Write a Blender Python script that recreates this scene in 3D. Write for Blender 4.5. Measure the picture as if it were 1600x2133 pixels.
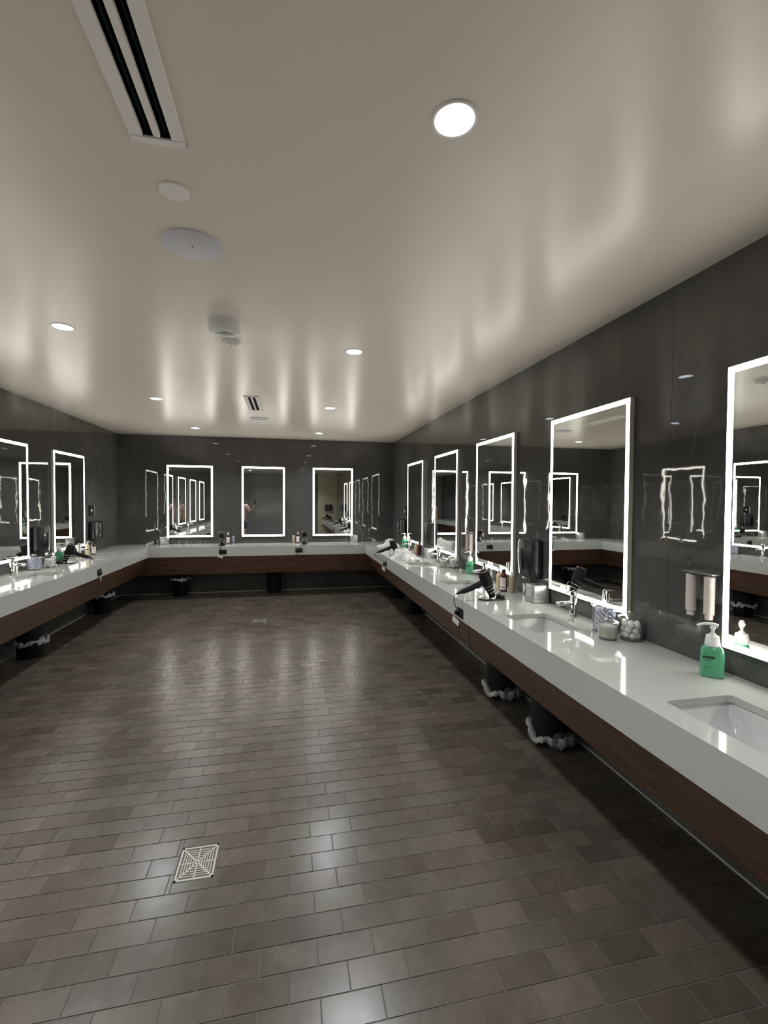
import bpy, bmesh, math, random
from mathutils import Vector, Matrix
random.seed(7)
PI = math.pi
C = bpy.context.scene.collection
for o in list(bpy.data.objects): bpy.data.objects.remove(o)

# ------------------------------------------------------------------ camera
EYE = Vector((0, 0, 1.615)); FPX = 943.0
CR = Vector((0.9788, -0.2049, 0.0053)); CW = Vector((0.2050, 0.9785, -0.0243))
CW.normalize(); CR = (CR - CW * CR.dot(CW)).normalized(); CU = CR.cross(CW)
cam = bpy.data.objects.new('camera', bpy.data.cameras.new('camera')); C.objects.link(cam)
cam.data.sensor_fit = 'HORIZONTAL'; cam.data.sensor_width = 36; cam.data.lens = FPX / 1600 * 36
cam.data.clip_start = 0.02
cam.matrix_world = Matrix(((CR.x, CU.x, -CW.x, 0), (CR.y, CU.y, -CW.y, 0), (CR.z, CU.z, -CW.z, EYE.z), (0, 0, 0, 1)))
bpy.context.scene.camera = cam
def to_px(p):
    d = Vector(p) - EYE; w = d.dot(CW)
    if w < 0.05: return None
    return 800 + FPX * d.dot(CR) / w, 1066.5 - FPX * d.dot(CU) / w

# ------------------------------------------------------------------ world, exposure, light levels
w = bpy.data.worlds.new('world'); bpy.context.scene.world = w; w.use_nodes = True
w.node_tree.nodes['Background'].inputs[0].default_value = (1, 0.96, 0.9, 1)
w.node_tree.nodes['Background'].inputs[1].default_value = 0.0
vs = bpy.context.scene.view_settings
vs.view_transform = 'Standard'; vs.look = 'None'; vs.gamma = 1; vs.use_curve_mapping = False
vs.exposure = 0.0
LED = 17.0            # mirror light strips
DOWN_W = 15.0        # watts of each downlight
LENS = 9.0          # glowing downlight lens

# ------------------------------------------------------------------ room numbers (metres)
XL, XR, YB, YF, ZC = -2.799, 1.916, 8.342, -2.4, 2.714
D = 0.625; ZT, ZS = 0.858, 0.702
FR, FL, FB = XR - D, XL + D, YB - D
YE = -1.85

# ------------------------------------------------------------------ materials
def mat(name, col, rough=0.5, metal=0.0, **k):
    m = bpy.data.materials.new(name); m.use_nodes = True
    b = m.node_tree.nodes['Principled BSDF']
    b.inputs['Base Color'].default_value = (*col, 1); b.inputs['Roughness'].default_value = rough
    b.inputs['Metallic'].default_value = metal
    for kk, v in k.items(): b.inputs[kk.replace('_', ' ')].default_value = v
    return m
def N(m, t, **k):
    n = m.node_tree.nodes.new(t)
    for a, v in k.items(): setattr(n, a, v)
    return n
def L(m, a, b): m.node_tree.links.new(a, b)
def bsdf(m): return m.node_tree.nodes['Principled BSDF']
def ramp(m, fac, stops):
    r = N(m, 'ShaderNodeValToRGB'); e = r.color_ramp.elements
    e[0].position, e[0].color = stops[0][0], (*stops[0][1], 1)
    e[1].position, e[1].color = stops[-1][0], (*stops[-1][1], 1)
    for p, c in stops[1:-1]:
        x = e.new(p); x.color = (*c, 1)
    L(m, fac, r.inputs[0]); return r.outputs[0]
def noise(m, vec, scale, detail=4, rough=0.5, dist=0.0):
    n = N(m, 'ShaderNodeTexNoise'); n.inputs['Scale'].default_value = scale; n.inputs['Detail'].default_value = detail
    n.inputs['Roughness'].default_value = rough; n.inputs['Distortion'].default_value = dist
    if vec: L(m, vec, n.inputs['Vector'])
    return n
def mth(m, op, a, b=None, c=None):
    n = N(m, 'ShaderNodeMath', operation=op)
    for i, v in enumerate((a, b, c)):
        if v is None: continue
        if isinstance(v, (int, float)): n.inputs[i].default_value = v
        else: L(m, v, n.inputs[i])
    return n.outputs[0]
def mixc(m, fac, a, b, mode='MIX'):
    n = N(m, 'ShaderNodeMix', data_type='RGBA', blend_type=mode)
    for s, v in ((n.inputs[0], fac), (n.inputs[6], a), (n.inputs[7], b)):
        if isinstance(v, (int, float)): s.default_value = v
        elif isinstance(v, tuple): s.default_value = (*v, 1)
        else: L(m, v, s)
    return n.outputs[2]
def bump(m, h, strength, dist):
    b = N(m, 'ShaderNodeBump'); b.inputs['Strength'].default_value = strength; b.inputs['Distance'].default_value = dist
    L(m, h, b.inputs['Height']); L(m, b.outputs[0], bsdf(m).inputs['Normal'])

# polished dark stone with hairline pale veins
STONE = mat('dark_stone', (0.05, 0.048, 0.046), 0.022)
geo = N(STONE, 'ShaderNodeNewGeometry'); pos = geo.outputs['Position']
mp = N(STONE, 'ShaderNodeMapping'); mp.inputs['Rotation'].default_value = (0.5, 0.45, 0.3); mp.inputs['Scale'].default_value = (1, 1, 0.55)
L(STONE, pos, mp.inputs[0])
wob = noise(STONE, mp.outputs[0], 1.6, 5)
wv = mixc(STONE, 0.22, mp.outputs[0], wob.outputs['Color'], 'LINEAR_LIGHT')
def veins(scale, width, mlo, mhi, seed):
    v = N(STONE, 'ShaderNodeTexVoronoi', feature='DISTANCE_TO_EDGE'); v.inputs['Scale'].default_value = scale
    off = N(STONE, 'ShaderNodeVectorMath', operation='ADD'); off.inputs[1].default_value = (seed, seed * 1.7, -seed)
    L(STONE, wv, off.inputs[0]); L(STONE, off.outputs[0], v.inputs['Vector'])
    line = ramp(STONE, v.outputs['Distance'], [(0.0, (1, 1, 1)), (width * 0.35, (0.45, 0.45, 0.45)), (width, (0, 0, 0))])
    nm = noise(STONE, off.outputs[0], 1.1, 3)
    mk = ramp(STONE, nm.outputs['Fac'], [(mlo, (0, 0, 0)), (mhi, (1, 1, 1))])
    return mixc(STONE, 1.0, line, mk, 'MULTIPLY')
v1 = veins(1.3, 0.005, 0.45, 0.62, 3.1); v2 = veins(4.0, 0.007, 0.54, 0.66, 9.4)
cloud = ramp(STONE, noise(STONE, wv, 1.3, 6, 0.6).outputs['Fac'], [(0.3, (0.060, 0.059, 0.057)), (0.5, (0.084, 0.081, 0.077)), (0.72, (0.130, 0.124, 0.116))])
c1 = mixc(STONE, mth(STONE, 'MULTIPLY', v1, 0.34), cloud, (0.30, 0.29, 0.27))
c2 = mixc(STONE, mth(STONE, 'MULTIPLY', v2, 0.26), c1, (0.26, 0.25, 0.24))
L(STONE, c2, bsdf(STONE).inputs['Base Color'])
bump(STONE, noise(STONE, pos, 5.0, 2).outputs['Fac'], 0.10, 0.006)

CEIL = mat('ceiling_paint', (0.84, 0.775, 0.695), 0.27)
bsdf(CEIL).inputs['Specular IOR Level'].default_value = 0.8
cg = N(CEIL, 'ShaderNodeNewGeometry')
bump(CEIL, noise(CEIL, cg.outputs['Position'], 2.2, 3).outputs['Fac'], 0.15, 0.03)
BEIGE = mat('beige_wall', (0.42, 0.38, 0.29), 0.6)

QUARTZ = mat('white_quartz', (0.66, 0.66, 0.65), 0.07)
qg = N(QUARTZ, 'ShaderNodeNewGeometry')
fl_ = ramp(QUARTZ, noise(QUARTZ, qg.outputs['Position'], 190, 3).outputs['Fac'], [(0.30, (0.41, 0.413, 0.395)), (0.5, (0.438, 0.442, 0.425)), (0.7, (0.455, 0.46, 0.44))])
fk = ramp(QUARTZ, noise(QUARTZ, qg.outputs['Position'], 26, 5, 0.7, 1.5).outputs['Fac'], [(0.24, (0.80, 0.80, 0.80)), (0.31, (1, 1, 1))])
L(QUARTZ, mixc(QUARTZ, 1.0, fl_, fk, 'MULTIPLY'), bsdf(QUARTZ).inputs['Base Color'])

TILE = mat('floor_tile', (0.09, 0.08, 0.07), 0.3)
TPX, TPY, TY0 = 0.2, 0.1025, 1.237
tg = N(TILE, 'ShaderNodeNewGeometry'); sx = N(TILE, 'ShaderNodeSeparateXYZ'); L(TILE, tg.outputs['Position'], sx.inputs[0])
rowf = mth(TILE, 'FLOOR', mth(TILE, 'DIVIDE', mth(TILE, 'SUBTRACT', sx.outputs[1], TY0), TPY))
par = mth(TILE, 'MULTIPLY', mth(TILE, 'MODULO', mth(TILE, 'ADD', rowf, 1000), 2), 0.5)
colf = mth(TILE, 'FLOOR', mth(TILE, 'ADD', mth(TILE, 'DIVIDE', sx.outputs[0], TPX), par))
cx_ = N(TILE, 'ShaderNodeCombineXYZ'); L(TILE, rowf, cx_.inputs[0]); L(TILE, colf, cx_.inputs[1])
wn = N(TILE, 'ShaderNodeTexWhiteNoise', noise_dimensions='3D'); L(TILE, cx_.outputs[0], wn.inputs[0])
tc = ramp(TILE, wn.outputs['Value'], [(0.0, (0.052, 0.043, 0.034)), (0.3, (0.066, 0.054, 0.044)), (0.55, (0.074, 0.061, 0.052)), (0.8, (0.072, 0.064, 0.048)), (1.0, (0.090, 0.072, 0.060))])
big = ramp(TILE, noise(TILE, tg.outputs['Position'], 1.7, 4, 0.6).outputs['Fac'], [(0.3, (0.80, 0.80, 0.80)), (0.7, (1.18, 1.15, 1.12))])
wave_ = N(TILE, 'ShaderNodeVectorMath', operation='ADD'); L(TILE, tg.outputs['Position'], wave_.inputs[0]); L(TILE, wn.outputs['Color'], wave_.inputs[1])
sm = noise(TILE, wave_.outputs[0], 9, 5, 0.65, 0.6)
small = ramp(TILE, sm.outputs['Fac'], [(0.3, (0.86, 0.86, 0.86)), (0.7, (1.14, 1.14, 1.14))])
sv = N(TILE, 'ShaderNodeTexVoronoi', feature='DISTANCE_TO_EDGE'); sv.inputs['Scale'].default_value = 3.1
svv = mixc(TILE, 0.2, wave_.outputs[0], sm.outputs['Color'], 'LINEAR_LIGHT'); L(TILE, svv, sv.inputs['Vector'])
vl = mth(TILE, 'MULTIPLY', ramp(TILE, sv.outputs['Distance'], [(0.0, (1, 1, 1)), (0.012, (0, 0, 0))]), ramp(TILE, noise(TILE, wave_.outputs[0], 2.3, 2).outputs['Fac'], [(0.55, (0, 0, 0)), (0.7, (0.5, 0.5, 0.5))]))
tcol = mixc(TILE, 1.0, mixc(TILE, 1.0, tc, big, 'MULTIPLY'), small, 'MULTIPLY')
L(TILE, mixc(TILE, vl, tcol, (0.19, 0.17, 0.14)), bsdf(TILE).inputs['Base Color'])
rr = N(TILE, 'ShaderNodeMapRange'); L(TILE, sm.outputs['Fac'], rr.inputs[0]); rr.inputs[3].default_value = 0.20; rr.inputs[4].default_value = 0.32; bsdf(TILE).inputs['Specular IOR Level'].default_value = 0.6
L(TILE, rr.outputs[0], bsdf(TILE).inputs['Roughness'])
bump(TILE, noise(TILE, wave_.outputs[0], 8, 2).outputs['Fac'], 0.05, 0.003)
GROUT = mat('grout', (0.092, 0.083, 0.073), 0.8)

WOOD = mat('walnut_laminate', (0.05, 0.025, 0.018), 0.42)
wg = N(WOOD, 'ShaderNodeNewGeometry'); wm = N(WOOD, 'ShaderNodeMapping'); L(WOOD, wg.outputs['Position'], wm.inputs[0])
wm.inputs['Scale'].default_value = (1, 1, 14)
wn2 = noise(WOOD, wm.outputs[0], 3.0, 7, 0.62, 0.8)
L(WOOD, ramp(WOOD, wn2.outputs['Fac'], [(0.3, (0.060, 0.030, 0.018)), (0.5, (0.115, 0.060, 0.036)), (0.7, (0.175, 0.095, 0.058))]), bsdf(WOOD).inputs['Base Color'])

MIRROR = mat('mirror_glass', (0.86, 0.88, 0.86), 0.0, 1.0)
ALU = mat('brushed_aluminium', (0.66, 0.64, 0.58), 0.45, 0.1)
CHROME = mat('chrome', (0.85, 0.85, 0.86), 0.06, 1.0)
STEEL = mat('satin_steel', (0.62, 0.62, 0.62), 0.30, 0.75)
BLACKP = mat('black_plastic', (0.012, 0.012, 0.014), 0.28)
BLACKM = mat('matt_black_plastic', (0.005, 0.005, 0.006), 0.6, 0.0, Specular_IOR_Level=0.25)
DEEP = mat('dark_void', (0.004, 0.004, 0.005), 0.9)
CORD = mat('black_cord', (0.015, 0.014, 0.014), 0.5)
WHITEP = mat('white_plastic', (0.74, 0.74, 0.72), 0.35)
TRIMW = mat('white_metal_trim', (0.93, 0.89, 0.86), 0.5)
GREYG = mat('grey_speaker_grille', (0.70, 0.70, 0.76), 0.6)
CERAM = mat('white_ceramic', (0.52, 0.53, 0.52), 0.12)
PAPER = mat('paper', (0.78, 0.77, 0.74), 0.8)
INK = mat('black_ink', (0.01, 0.01, 0.012), 0.6)
CUPS = mat('pale_pink_cups', (0.60, 0.53, 0.50), 0.6)
GRATE = mat('cast_nickel', (0.40, 0.38, 0.33), 0.45, 0.3); DULLG = mat('dull_grate', (0.13, 0.12, 0.10), 0.5)
CAULK = mat('pale_caulk', (0.5, 0.48, 0.44), 0.6)
COTTON = mat('cotton', (0.82, 0.82, 0.80), 0.95)
STICK = mat('swab_stick', (0.66, 0.58, 0.44), 0.8)
RED = mat('dark_red_bottle', (0.075, 0.008, 0.008), 0.2)
CREAM = mat('cream_bottle', (0.66, 0.52, 0.32), 0.3)
TAN = mat('tan_bottle', (0.42, 0.34, 0.22), 0.3)
GREYB = mat('grey_blue_bottle', (0.22, 0.23, 0.30), 0.3)
SKIN = mat('skin', (0.45, 0.27, 0.19), 0.55); PINK = mat('pink_shirt', (0.62, 0.40, 0.42), 0.8)
NAVY = mat('navy_shorts', (0.03, 0.04, 0.09), 0.8); HAIR = mat('dark_hair', (0.015, 0.01, 0.008), 0.6)
GREEN = mat('green_gel', (0.085, 0.34, 0.185), 0.2)
bsdf(GREEN).inputs['Subsurface Weight'].default_value = 0.35; bsdf(GREEN).inputs['Subsurface Radius'].default_value = (0.01, 0.03, 0.015)
RINGTINT = mat('ring_reflection_tint', (0.55, 0.36, 0.30), 0.2, 1.0)  # chrome rear ring; a coppery reflection is put into its colour
PACK = mat('striped_packets', (0.5, 0.5, 0.6), 0.35)
pg = N(PACK, 'ShaderNodeTexCoord'); pw = N(PACK, 'ShaderNodeTexWave', wave_type='BANDS', bands_direction='DIAGONAL'); pw.inputs['Scale'].default_value = 22
oi = N(PACK, 'ShaderNodeObjectInfo'); va = N(PACK, 'ShaderNodeVectorMath', operation='ADD'); L(PACK, pg.outputs['Object'], va.inputs[0]); L(PACK, oi.outputs['Random'], va.inputs[1]); L(PACK, va.outputs[0], pw.inputs[0])
L(PACK, ramp(PACK, pw.outputs['Fac'], [(0.30, (0.22, 0.24, 0.42)), (0.6, (0.74, 0.74, 0.80))]), bsdf(PACK).inputs['Base Color'])
def emis(name, col, s):
    m = bpy.data.materials.new(name); m.use_nodes = True; nt = m.node_tree; nt.nodes.clear()
    e = nt.nodes.new('ShaderNodeEmission'); o = nt.nodes.new('ShaderNodeOutputMaterial')
    e.inputs[0].default_value = (*col, 1); e.inputs[1].default_value = s; nt.links.new(e.outputs[0], o.inputs[0]); return m
LEDM = emis('led_strip', (1.0, 0.955, 0.85), LED)
LENSM = emis('downlight_lens', (0.86, 0.96, 1.0), LENS)
def clear(name, tint, refl=1.0, dens=0.0):
    m = bpy.data.materials.new(name); m.use_nodes = True; nt = m.node_tree; nt.nodes.clear()
    o = nt.nodes.new('ShaderNodeOutputMaterial'); t = nt.nodes.new('ShaderNodeBsdfTransparent'); g = nt.nodes.new('ShaderNodeBsdfGlossy')
    d = nt.nodes.new('ShaderNodeBsdfDiffuse'); d.inputs[0].default_value = (0.85, 0.85, 0.85, 1)
    t.inputs[0].default_value = (*tint, 1); g.inputs['Roughness'].default_value = 0.03
    gm = nt.nodes.new('ShaderNodeNewGeometry'); dt = nt.nodes.new('ShaderNodeVectorMath'); dt.operation = 'DOT_PRODUCT'
    nt.links.new(gm.outputs['Incoming'], dt.inputs[0]); nt.links.new(gm.outputs['Normal'], dt.inputs[1])
    q = [nt.nodes.new('ShaderNodeMath') for _ in range(4)]
    q[0].operation = 'ABSOLUTE'; q[1].operation = 'SUBTRACT'; q[2].operation = 'POWER'; q[3].operation = 'MULTIPLY_ADD'
    nt.links.new(dt.outputs['Value'], q[0].inputs[0]); q[1].inputs[0].default_value = 1; nt.links.new(q[0].outputs[0], q[1].inputs[1])
    nt.links.new(q[1].outputs[0], q[2].inputs[0]); q[2].inputs[1].default_value = 4; nt.links.new(q[2].outputs[0], q[3].inputs[0])
    q[3].inputs[1].default_value = 0.85 * refl; q[3].inputs[2].default_value = 0.10 * refl; lw = q[3]
    mx = nt.nodes.new('ShaderNodeMixShader'); m2 = nt.nodes.new('ShaderNodeMixShader'); m2.inputs[0].default_value = dens
    nt.links.new(t.outputs[0], m2.inputs[1]); nt.links.new(d.outputs[0], m2.inputs[2])
    nt.links.new(lw.outputs[0], mx.inputs[0]); nt.links.new(m2.outputs[0], mx.inputs[1]); nt.links.new(g.outputs[0], mx.inputs[2])
    nt.links.new(mx.outputs[0], o.inputs[0]); return m
GLASS = clear('clear_glass', (0.97, 0.98, 0.98)); FILM = clear('thin_plastic_film', (0.97, 0.97, 0.97), 0.15, 0.004); FOLD = clear('bunched_film', (0.97, 0.97, 0.97), 0.5, 0.10); HEMF = clear('liner_hem_film', (0.97, 0.97, 0.97), 1, 0.42)
WFILM = clear('white_plastic_film', (0.98, 0.98, 0.98), 1, 0.6)

# ------------------------------------------------------------------ mesh helpers
def obj(name, bm, m, parent=None, smooth=None):
    me = bpy.data.meshes.new(name); bmesh.ops.recalc_face_normals(bm, faces=bm.faces[:]); bm.to_mesh(me); bm.free()
    me.materials.append(m)
    if smooth is not None:
        for p in me.polygons: p.use_smooth = True
        if smooth: me.set_sharp_from_angle(angle=math.radians(smooth))
    o = bpy.data.objects.new(name, me); C.objects.link(o)
    if parent: o.parent = parent
    return o
def tag(o, label, cat, group=None, kind=None):
    o['label'] = label; o['category'] = cat
    if group: o['group'] = group
    if kind: o['kind'] = kind
    return o
def thing(name, label, cat, loc=(0, 0, 0), rz=0, group=None):
    o = bpy.data.objects.new(name, None); C.objects.link(o); o.location = loc; o.rotation_euler = (0, 0, rz)
    o.empty_display_size = 0.05
    return tag(o, label, cat, group)
def struct(name, bm, m, parent=None):
    o = obj(name, bm, m, parent); o['kind'] = 'structure'; return o
def dup(o, parent=None):
    c = o.copy(); C.objects.link(c)
    if parent: c.parent = parent
    for ch in list(o.children): dup(ch, c)
    return c
def place(root, loc, rz, label, group=None):
    r = dup(root); r.location = loc; r.rotation_euler = (0, 0, rz); r['label'] = label
    if group: r['group'] = group
    return r
def B(): return bmesh.new()
def box(bm, x0, x1, y0, y1, z0, z1, bev=0, seg=2):
    g = bmesh.ops.create_cube(bm, size=1); vs_ = g['verts']
    bmesh.ops.scale(bm, vec=(x1 - x0, y1 - y0, z1 - z0), verts=vs_)
    bmesh.ops.translate(bm, vec=((x0 + x1) / 2, (y0 + y1) / 2, (z0 + z1) / 2), verts=vs_)
    if bev:
        es = list({e for v in vs_ for e in v.link_edges})
        bmesh.ops.bevel(bm, geom=es, offset=bev, segments=seg, affect='EDGES', profile=0.5)
    return bm
def lathe(bm, prof, n=24, M=None, caps=True):
    rings = []
    for r, z in prof:
        if r < 1e-5: rings.append([bm.verts.new((0, 0, z))]); continue
        rings.append([bm.verts.new((r * math.cos(2 * PI * i / n), r * math.sin(2 * PI * i / n), z)) for i in range(n)])
    for a, b in zip(rings, rings[1:]):
        for i in range(n):
            j = (i + 1) % n
            if len(a) == 1 and len(b) == 1: continue
            if len(a) == 1: bm.faces.new((a[0], b[i], b[j]))
            elif len(b) == 1: bm.faces.new((a[i], a[j], b[0]))
            else: bm.faces.new((a[i], a[j], b[j], b[i]))
    vs_ = [v for r in rings for v in r]
    if M is not None: bmesh.ops.transform(bm, matrix=M, verts=vs_)
    return bm
def tube(bm, pts, r, n=8, close_ends=True):
    pts = [Vector(p) for p in pts]; rs = r if isinstance(r, (list, tuple)) else [r] * len(pts)
    rings = []; up = Vector((0, 0, 1))
    for i, p in enumerate(pts):
        t = (pts[min(i + 1, len(pts) - 1)] - pts[max(i - 1, 0)]).normalized()
        a = t.cross(up)
        if a.length < 0.05: a = t.cross(Vector((0, 1, 0)))
        a.normalize(); b = t.cross(a)
        rings.append([bm.verts.new(p + (a * math.cos(2 * PI * k / n) + b * math.sin(2 * PI * k / n)) * rs[i]) for k in range(n)])
    for A, Bq in zip(rings, rings[1:]):
        for k in range(n): bm.faces.new((A[k], A[(k + 1) % n], Bq[(k + 1) % n], Bq[k]))
    if close_ends: bm.faces.new(rings[0]); bm.faces.new(list(reversed(rings[-1])))
    return bm
def spline(pts, n=8):
    pts = [Vector(p) for p in pts]; out = []; P = [pts[0]] + pts + [pts[-1]]
    for i in range(1, len(P) - 2):
        for k in range(n):
            t = k / n; a, b, c, d = P[i - 1], P[i], P[i + 1], P[i + 2]
            out.append(0.5 * ((2 * b) + (c - a) * t + (2 * a - 5 * b + 4 * c - d) * t * t + (-a + 3 * b - 3 * c + d) * t ** 3))
    out.append(pts[-1]); return out
def ring(bm, R, r, z=0, n=24, m=6, M=None):
    vs_ = []
    for i in range(n):
        a = 2 * PI * i / n
        vs_.append([bm.verts.new(((R + r * math.cos(2 * PI * k / m)) * math.cos(a), (R + r * math.cos(2 * PI * k / m)) * math.sin(a), z + r * math.sin(2 * PI * k / m))) for k in range(m)])
    for i in range(n):
        for k in range(m): bm.faces.new((vs_[i][k], vs_[(i + 1) % n][k], vs_[(i + 1) % n][(k + 1) % m], vs_[i][(k + 1) % m]))
    if M is not None: bmesh.ops.transform(bm, matrix=M, verts=[v for q in vs_ for v in q])
    return bm
def prism(bm, poly, z0, z1):
    a = [bm.verts.new((x, y, z0)) for x, y in poly]; b = [bm.verts.new((x, y, z1)) for x, y in poly]
    bm.faces.new(list(reversed(a))); bm.faces.new(b); n = len(poly)
    for i in range(n): bm.faces.new((a[i], a[(i + 1) % n], b[(i + 1) % n], b[i]))
    return bm
def grid_slab(bm, rects, holes, z0, z1):
    xs = sorted({round(v, 5) for r in rects + holes for v in r[:2]}); ys = sorted({round(v, 5) for r in rects + holes for v in r[2:]})
    def inside(i, j):
        if i < 0 or j < 0 or i >= len(xs) - 1 or j >= len(ys) - 1: return False
        x, y = (xs[i] + xs[i + 1]) / 2, (ys[j] + ys[j + 1]) / 2
        return any(r[0] < x < r[1] and r[2] < y < r[3] for r in rects) and not any(r[0] < x < r[1] and r[2] < y < r[3] for r in holes)
    cache = {}
    def V(i, j, k):
        if (i, j, k) not in cache: cache[i, j, k] = bm.verts.new((xs[i], ys[j], (z0, z1)[k]))
        return cache[i, j, k]
    for i in range(len(xs) - 1):
        for j in range(len(ys) - 1):
            if not inside(i, j): continue
            bm.faces.new((V(i, j, 1), V(i + 1, j, 1), V(i + 1, j + 1, 1), V(i, j + 1, 1)))
            bm.faces.new((V(i, j + 1, 0), V(i + 1, j + 1, 0), V(i + 1, j, 0), V(i, j, 0)))
            for di, dj, a, b in ((-1, 0, (i, j + 1), (i, j)), (1, 0, (i + 1, j), (i + 1, j + 1)), (0, -1, (i, j), (i + 1, j)), (0, 1, (i + 1, j + 1), (i, j + 1))):
                if not inside(i + di, j + dj): bm.faces.new((V(*a, 0), V(*b, 0), V(*b, 1), V(*a, 1)))
    return bm
def superell(a, b, e, n=36):
    out = []
    for i in range(n):
        t = 2 * PI * i / n; c, s = math.cos(t), math.sin(t)
        out.append((a * math.copysign(abs(c) ** (2 / e), c), b * math.copysign(abs(s) ** (2 / e), s)))
    return out
def loft(bm, secs, cap=True):
    rings = [[bm.verts.new((x, y, z)) for x, y in poly] for poly, z in secs]; n = len(rings[0])
    for a, b in zip(rings, rings[1:]):
        for i in range(n): bm.faces.new((a[i], a[(i + 1) % n], b[(i + 1) % n], b[i]))
    if cap: bm.faces.new(list(reversed(rings[0]))); bm.faces.new(rings[-1])
    return bm
def text_mesh(name, s, size, m, parent, loc, rot, bold=0.0):
    cu = bpy.data.curves.new(name, 'FONT'); cu.body = s; cu.size = size; cu.align_x = 'CENTER'; cu.align_y = 'CENTER'
    cu.extrude = 0.0003; cu.offset = bold
    t = bpy.data.objects.new(name, cu); C.objects.link(t)
    me = bpy.data.meshes.new_from_object(t); bpy.data.objects.remove(t)
    me.materials.append(m) if not me.materials else me.materials.__setitem__(0, m)
    o = bpy.data.objects.new(name, me); C.objects.link(o); o.location = loc; o.rotation_euler = rot; o.parent = parent; return o

# ------------------------------------------------------------------ floor: tiles
DR = [(-0.40, 2.107), (-0.392, 6.255)]; DHX, DHY = 0.083, 0.099
floor = struct('floor', box(B(), XL - 0.1, XR + 0.1, YF - 0.1, YB + 0.1, -0.06, -0.0022), GROUT)
JG = 0.0013; BV = 0.0013
def tile_geo(x0, x1, y0, y1, tx=0, ty=0, dz=0, ox=0, oy=0):
    cx, cy = (x0 + x1) / 2, (y0 + y1) / 2; vs_ = []
    def z(x, y): return dz + tx * (x - cx) + ty * (y - cy)
    for (i, zz) in ((0, -0.006), (BV, 0)):
        for x, y in ((x0 + i, y0 + i), (x1 - i, y0 + i), (x1 - i, y1 - i), (x0 + i, y1 - i)):
            vs_.append((x - ox, y - oy, zz if i == 0 else z(x, y)))
    vs_.insert(4, None); vs_.pop(4)
    f = [(4, 5, 6, 7), (0, 1, 5, 4), (1, 2, 6, 5), (2, 3, 7, 6), (3, 0, 4, 7), (3, 2, 1, 0)]
    return vs_, f
tiles = []
for r in range(int((YF - TY0) / TPY) - 1, int((YB - TY0) / TPY) + 1):
    ya, yb = TY0 + r * TPY, TY0 + (r + 1) * TPY; off = 0.5 * (r % 2) * TPX
    for c in range(int(XL / TPX) - 2, int(XR / TPX) + 2):
        xa = c * TPX - off; xb = xa + TPX
        x0, x1, y0, y1 = max(xa, XL), min(xb, XR), max(ya, YF), min(yb, YB)
        if x1 - x0 < 0.015 or y1 - y0 < 0.015: continue
        rects = [(x0, x1, y0, y1)]
        for dx, dy in DR:
            out = []
            for a, b, c_, d in rects:
                h = (dx - DHX, dx + DHX, dy - DHY, dy + DHY)
                if b <= h[0] or a >= h[1] or d <= h[2] or c_ >= h[3]: out.append((a, b, c_, d)); continue
                if a < h[0]: out.append((a, h[0], c_, d))
                if b > h[1]: out.append((h[1], b, c_, d))
                m0, m1 = max(a, h[0]), min(b, h[1])
                if c_ < h[2]: out.append((m0, m1, c_, h[2]))
                if d > h[3]: out.append((m0, m1, h[3], d))
            rects = [q for q in out if q[1] - q[0] > 0.01 and q[3] - q[2] > 0.01]
        for q in rects: tiles.append(q)
def parea(q):
    pp = [to_px((x, y, 0)) for x, y in ((q[0], q[2]), (q[1], q[2]), (q[1], q[3]), (q[0], q[3]))]
    if any(p is None for p in pp): return 0
    cx = sum(p[0] for p in pp) / 4; cy = sum(p[1] for p in pp) / 4
    if not (-60 < cx < 1660 and 0 < cy < 2190): return 0
    return abs(sum(pp[i][0] * pp[(i + 1) % 4][1] - pp[(i + 1) % 4][0] * pp[i][1] for i in range(4))) / 2
def hidden(q):      # wholly under a counter and behind its apron
    cx = (q[0] + q[1]) / 2; return cx > 1.75
order = sorted(range(len(tiles)), key=lambda i: -parea(tiles[i]) * (0.1 if hidden(tiles[i]) else 1))
top = set(order[:300])
me_full = None; far_v, far_f = [], []
for i, q in enumerate(tiles):
    tx, ty, dz = random.gauss(0, 0.0028), random.gauss(0, 0.0040), random.uniform(-0.0003, 0.0003)
    a, b, c_, d = q[0] + JG, q[1] - JG, q[2] + JG, q[3] - JG
    if i in top:
        full = abs(q[1] - q[0] - TPX) < 1e-4 and abs(q[3] - q[2] - TPY) < 1e-4
        cx, cy = (a + b) / 2, (c_ + d) / 2
        if full and me_full: me = me_full
        else:
            v, f = tile_geo(a, b, c_, d, ox=cx, oy=cy); me = bpy.data.meshes.new('tile'); me.from_pydata(v, [], f); me.materials.append(TILE)
            if full: me_full = me
        o = bpy.data.objects.new('tile', me); C.objects.link(o); o.parent = floor
        o.location = (cx, cy, dz); o.rotation_euler = (ty, -tx, 0)
    else:
        v, f = tile_geo(a, b, c_, d, tx, ty, dz); n0 = len(far_v); far_v += v; far_f += [tuple(k + n0 for k in g) for g in f]
me = bpy.data.meshes.new('tile_field'); me.from_pydata(far_v, [], far_f); me.materials.append(TILE)
tf = bpy.data.objects.new('tile_field', me); C.objects.link(tf); tf.parent = floor; tf['kind'] = 'stuff'

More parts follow.
